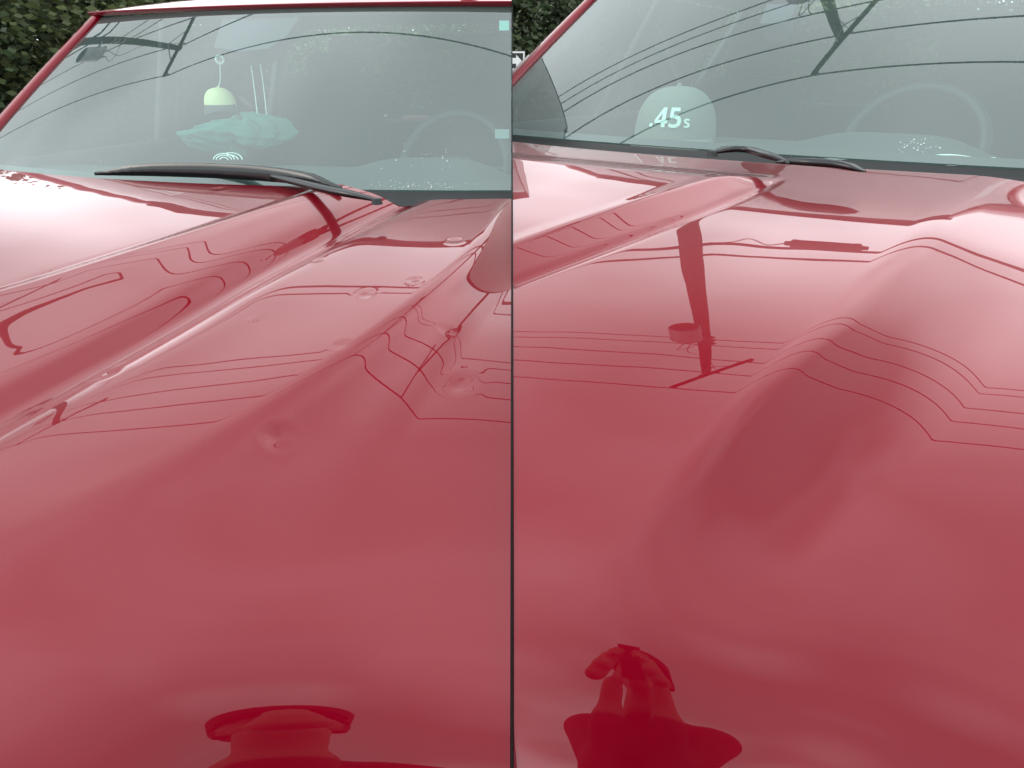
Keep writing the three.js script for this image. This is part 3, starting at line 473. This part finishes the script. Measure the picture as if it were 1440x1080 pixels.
// ------------------------------------------------------------------ the person filming, mirrored in the nose of both hoods
{
  const P = thing('person', 'person in a dark shirt and flat cap holding up a phone with both hands', 'person', [0, 0, .52]);
  const z0 = .52, J = (x, y, z) => V(x, y, z - z0);
  const bones = []; const bone = (a, b, r1, r2, c) => bones.push({ a, b, r1, r2, c });
  const skin = [.42, .24, .17], shirt = [.022, .024, .03], jeans = [.03, .04, .07], shoe = [.03, .028, .026];
  const pel = J(0, .93, .50), chest = J(0, 1.22, .45);
  bone(pel, chest, .15, .165, shirt); bone(chest, J(0, 1.38, .39), .165, .11, shirt); bone(J(-.15, 1.37, .38), J(.15, 1.37, .38), .075, .075, shirt); bone(J(0, 1.38, .40), J(0, 1.51, .26), .062, .055, skin); bone(J(-.08, .92, .52), J(.08, .92, .52), .13, .13, jeans);
  for (const sg of [-1, 1]) {
    const sh = J(sg * .20, 1.37, .37), el = J(sg * .075, 1.12, .21), wr = J(sg * .07, 1.475, .115);
    bone(sh, el, .062, .047, shirt); bone(el, el.clone().lerp(wr, .55), .047, .038, shirt); bone(el.clone().lerp(wr, .5), wr, .034, .026, skin);
    const hip = J(sg * .1, .9, .52), kn = J(sg * .115, .5, .50), an = J(sg * .13, .09, .54);
    bone(hip, kn, .09, .062, jeans); bone(kn, an, .06, .042, jeans); bone(an.clone().setY(.05), J(sg * .14, .045, .36), .045, .038, shoe);
  }
  const seg = (p, b) => { const ab = b.b.clone().sub(b.a), t = clamp(p.clone().sub(b.a).dot(ab) / ab.lengthSq(), 0, 1); return p.distanceTo(b.a.clone().addScaledVector(ab, t)) - lerp(b.r1, b.r2, t); };
  for (const b of bones) { b.ax = b.b.x - b.a.x; b.ay = b.b.y - b.a.y; b.az = b.b.z - b.a.z; b.l2 = b.ax ** 2 + b.ay ** 2 + b.az ** 2; }
  const segF = (x, y, z, b) => { const px = x - b.a.x, py = y - b.a.y, pz = z - b.a.z, t = clamp((px * b.ax + py * b.ay + pz * b.az) / b.l2, 0, 1); return Math.hypot(px - b.ax * t, py - b.ay * t, pz - b.az * t) - (b.r1 + (b.r2 - b.r1) * t); };
  const march = (list, cen, half, res, k, colour, extra) => {
    const mc = new MarchingCubes(res, new THREE.MeshStandardMaterial(), false, false, 120000); mc.isolation = 0;
    for (let i = 0, z = 0; z < res; z++) for (let y = 0; y < res; y++) for (let x = 0; x < res; x++, i++) {
      const wx = cen.x + (x / res * 2 - 1) * half, wy = cen.y + (y / res * 2 - 1) * half, wz = cen.z + (z / res * 2 - 1) * half; let d = 1e3;
      for (const b of list) { const e = segF(wx, wy, wz, b); const h = Math.max(k - Math.abs(d - e), 0) / k; d = Math.min(d, e) - h * h * k * .25; }
      if (extra) d = extra(wx, wy, wz, d);
      mc.field[i] = -d;
    }
    mc.update();
    const n = mc.count, g = new THREE.BufferGeometry(), p = new Float32Array(n * 3), nn = new Float32Array(n * 3), c = new Float32Array(n * 3);
    for (let i = 0; i < n; i++) { const x = cen.x + mc.positionArray[i * 3] * half, y = cen.y + mc.positionArray[i * 3 + 1] * half, z = cen.z + mc.positionArray[i * 3 + 2] * half; p.set([x, y, z], i * 3); nn.set([mc.normalArray[i * 3], mc.normalArray[i * 3 + 1], mc.normalArray[i * 3 + 2]], i * 3); c.set(colour(x, y, z), i * 3); }
    g.setAttribute('position', new THREE.BufferAttribute(p, 3)); g.setAttribute('normal', new THREE.BufferAttribute(nn, 3)); g.setAttribute('color', new THREE.BufferAttribute(c, 3)); return g;
  };
  const near = list => (x, y, z) => { let m = 1e3, c = skin; for (const b of list) { const d = segF(x, y, z, b); if (d < m) { m = d; c = b.c; } } return c; };
  const prep = l => { for (const b of l) { b.ax = b.b.x - b.a.x; b.ay = b.b.y - b.a.y; b.az = b.b.z - b.a.z; b.l2 = b.ax ** 2 + b.ay ** 2 + b.az ** 2 + 1e-9; } return l; };
  const gs = [march(bones, V(0, .8, -.05), .84, 110, .05, near(bones))];
  // head, looking down at the phone
  const H = J(0, 1.58, .20), hb = prep([{ a: V(H.x, H.y + .03, H.z + .015), b: V(H.x, H.y + .02, H.z - .005), r1: .092, r2: .088 }, { a: V(H.x, H.y - .03, H.z - .03), b: V(H.x, H.y - .075, H.z - .045), r1: .066, r2: .042 }, { a: V(H.x, H.y - .005, H.z - .085), b: V(H.x, H.y - .035, H.z - .108), r1: .010, r2: .015 }, { a: V(-.025, H.y - .068, H.z - .088), b: V(.025, H.y - .068, H.z - .088), r1: .008, r2: .008 }, { a: V(-.05, H.y + .022, H.z - .078), b: V(.05, H.y + .022, H.z - .078), r1: .014, r2: .014 }, { a: V(0, H.y - .06, H.z + .02), b: V(0, H.y - .16, H.z + .045), r1: .056, r2: .06 }, ...[-1, 1].map(s => ({ a: V(s * .088, H.y + .01, H.z + .01), b: V(s * .092, H.y - .03, H.z + .002), r1: .016, r2: .012 }))]);
  gs.push(march(hb, V(H.x, H.y - .03, H.z), .17, 80, .025, (x, y, z) => y < H.y - .06 && z < H.z - .08 && y > H.y - .077 ? [.38, .15, .12] : (z > H.z - .01 && y > H.y - .05 || y > H.y + .075) ? [.02, .015, .012] : skin));
  // hands round the sides of the phone
  const tilt = p => { const c = Math.cos(PITCH), s = Math.sin(PITCH), x = p.x, y = p.y, z = p.z; return V(x, CAM_H + y * c - z * s, y * s + z * c - z0); };
  for (const sg of [-1, 1]) {
    const L = [], B = (a, b, r1, r2) => L.push({ a: tilt(a), b: tilt(b), r1, r2, c: skin });
    B(V(sg * .07, -.10, .045), V(sg * .062, -.05, .03), .026, .021); B(V(sg * .065, -.115, .04), V(sg * .055, -.065, .036), .022, .02);
    [[-.022, .052], [-.042, .056], [-.062, .052], [-.08, .043]].forEach(([y, l], i) => { const r = .0085 - i * .0004; B(V(sg * .062, y - .012, .036), V(sg * .052, y, .012), r * 1.1, r); B(V(sg * .052, y, .012), V(sg * (.052 - l * .35), y + .003, .002), r, r * .95); B(V(sg * (.052 - l * .35), y + .003, .002), V(sg * (.052 - l * .62), y + .003, .004), r * .95, r * .85); });
    B(V(sg * .062, -.085, .045), V(sg * .046, -.05, .042), .0125, .0105); B(V(sg * .046, -.05, .042), V(sg * .028, -.035, .03), .0105, .0088);
    B(V(sg * .07, -.10, .045), V(sg * .085, -.13, .07), .024, .026);
    gs.push(march(prep(L), tilt(V(sg * .055, -.07, .035)), .11, 74, .008, () => skin));
  }
  const body = mesh('body', mergeGeometries(gs), new THREE.MeshStandardMaterial({ vertexColors: true, roughness: .8 }), P);
  for (const sg of [-1, 1]) mesh('eye', new THREE.SphereGeometry(.0115, 12, 10).translate(sg * .031, H.y + .0, H.z - .082), std([.5, .48, .46], .3), P);
  const capG = grid((u, v) => { const a = u * Math.PI * 2, k = v, r = k < .7 ? .104 : .104 * (1 - ((k - .7) / .3) ** 1.6), y = k < .7 ? k / .7 * .085 : .085 + .012 * Math.sin((k - .7) / .3 * 1.57); return [H.x + Math.sin(a) * r * .98, H.y + .035 + y, H.z + .012 + Math.cos(a) * r * 1.08]; }, 36, 16);
  const brim = grid((u, v) => { const th = lerp(-1.2, 1.2, u); return [H.x + Math.sin(th) * .105 * (1 + .05 * v), H.y + .04 - v * v * .015, H.z + .012 - Math.cos(th) * .11 - v * .075 * Math.cos(th * .9)]; }, 20, 6);
  mesh('cap', mergeGeometries([capG, brim]), std([.015, .015, .018], .9), P);
  const ph = thing('phone', 'black phone held up by the person filming the hoods', 'phone', [0, CAM_H, 0]); ph.rotation.x = -PITCH;
  mesh('case', box(.076, .155, .009, 0, -.052, .0185, .004), std([.01, .01, .011], .4), ph);
  mesh('screen', new THREE.PlaneGeometry(.068, .146).translate(0, -.052, .0236), std([.03, .03, .035], .1), ph);
  for (const [x, y] of [[.018, .002], [-.002, .002], [.008, -.018]]) mesh('lens', new THREE.CylinderGeometry(.006, .006, .003, 16).rotateX(Math.PI / 2).translate(x, y, .0135), std([.02, .02, .03], .1), ph);
}
scene.traverse(o => { if (o.isMesh) { o.castShadow = true; o.receiveShadow = true; } });
renderer.render(scene, camera);
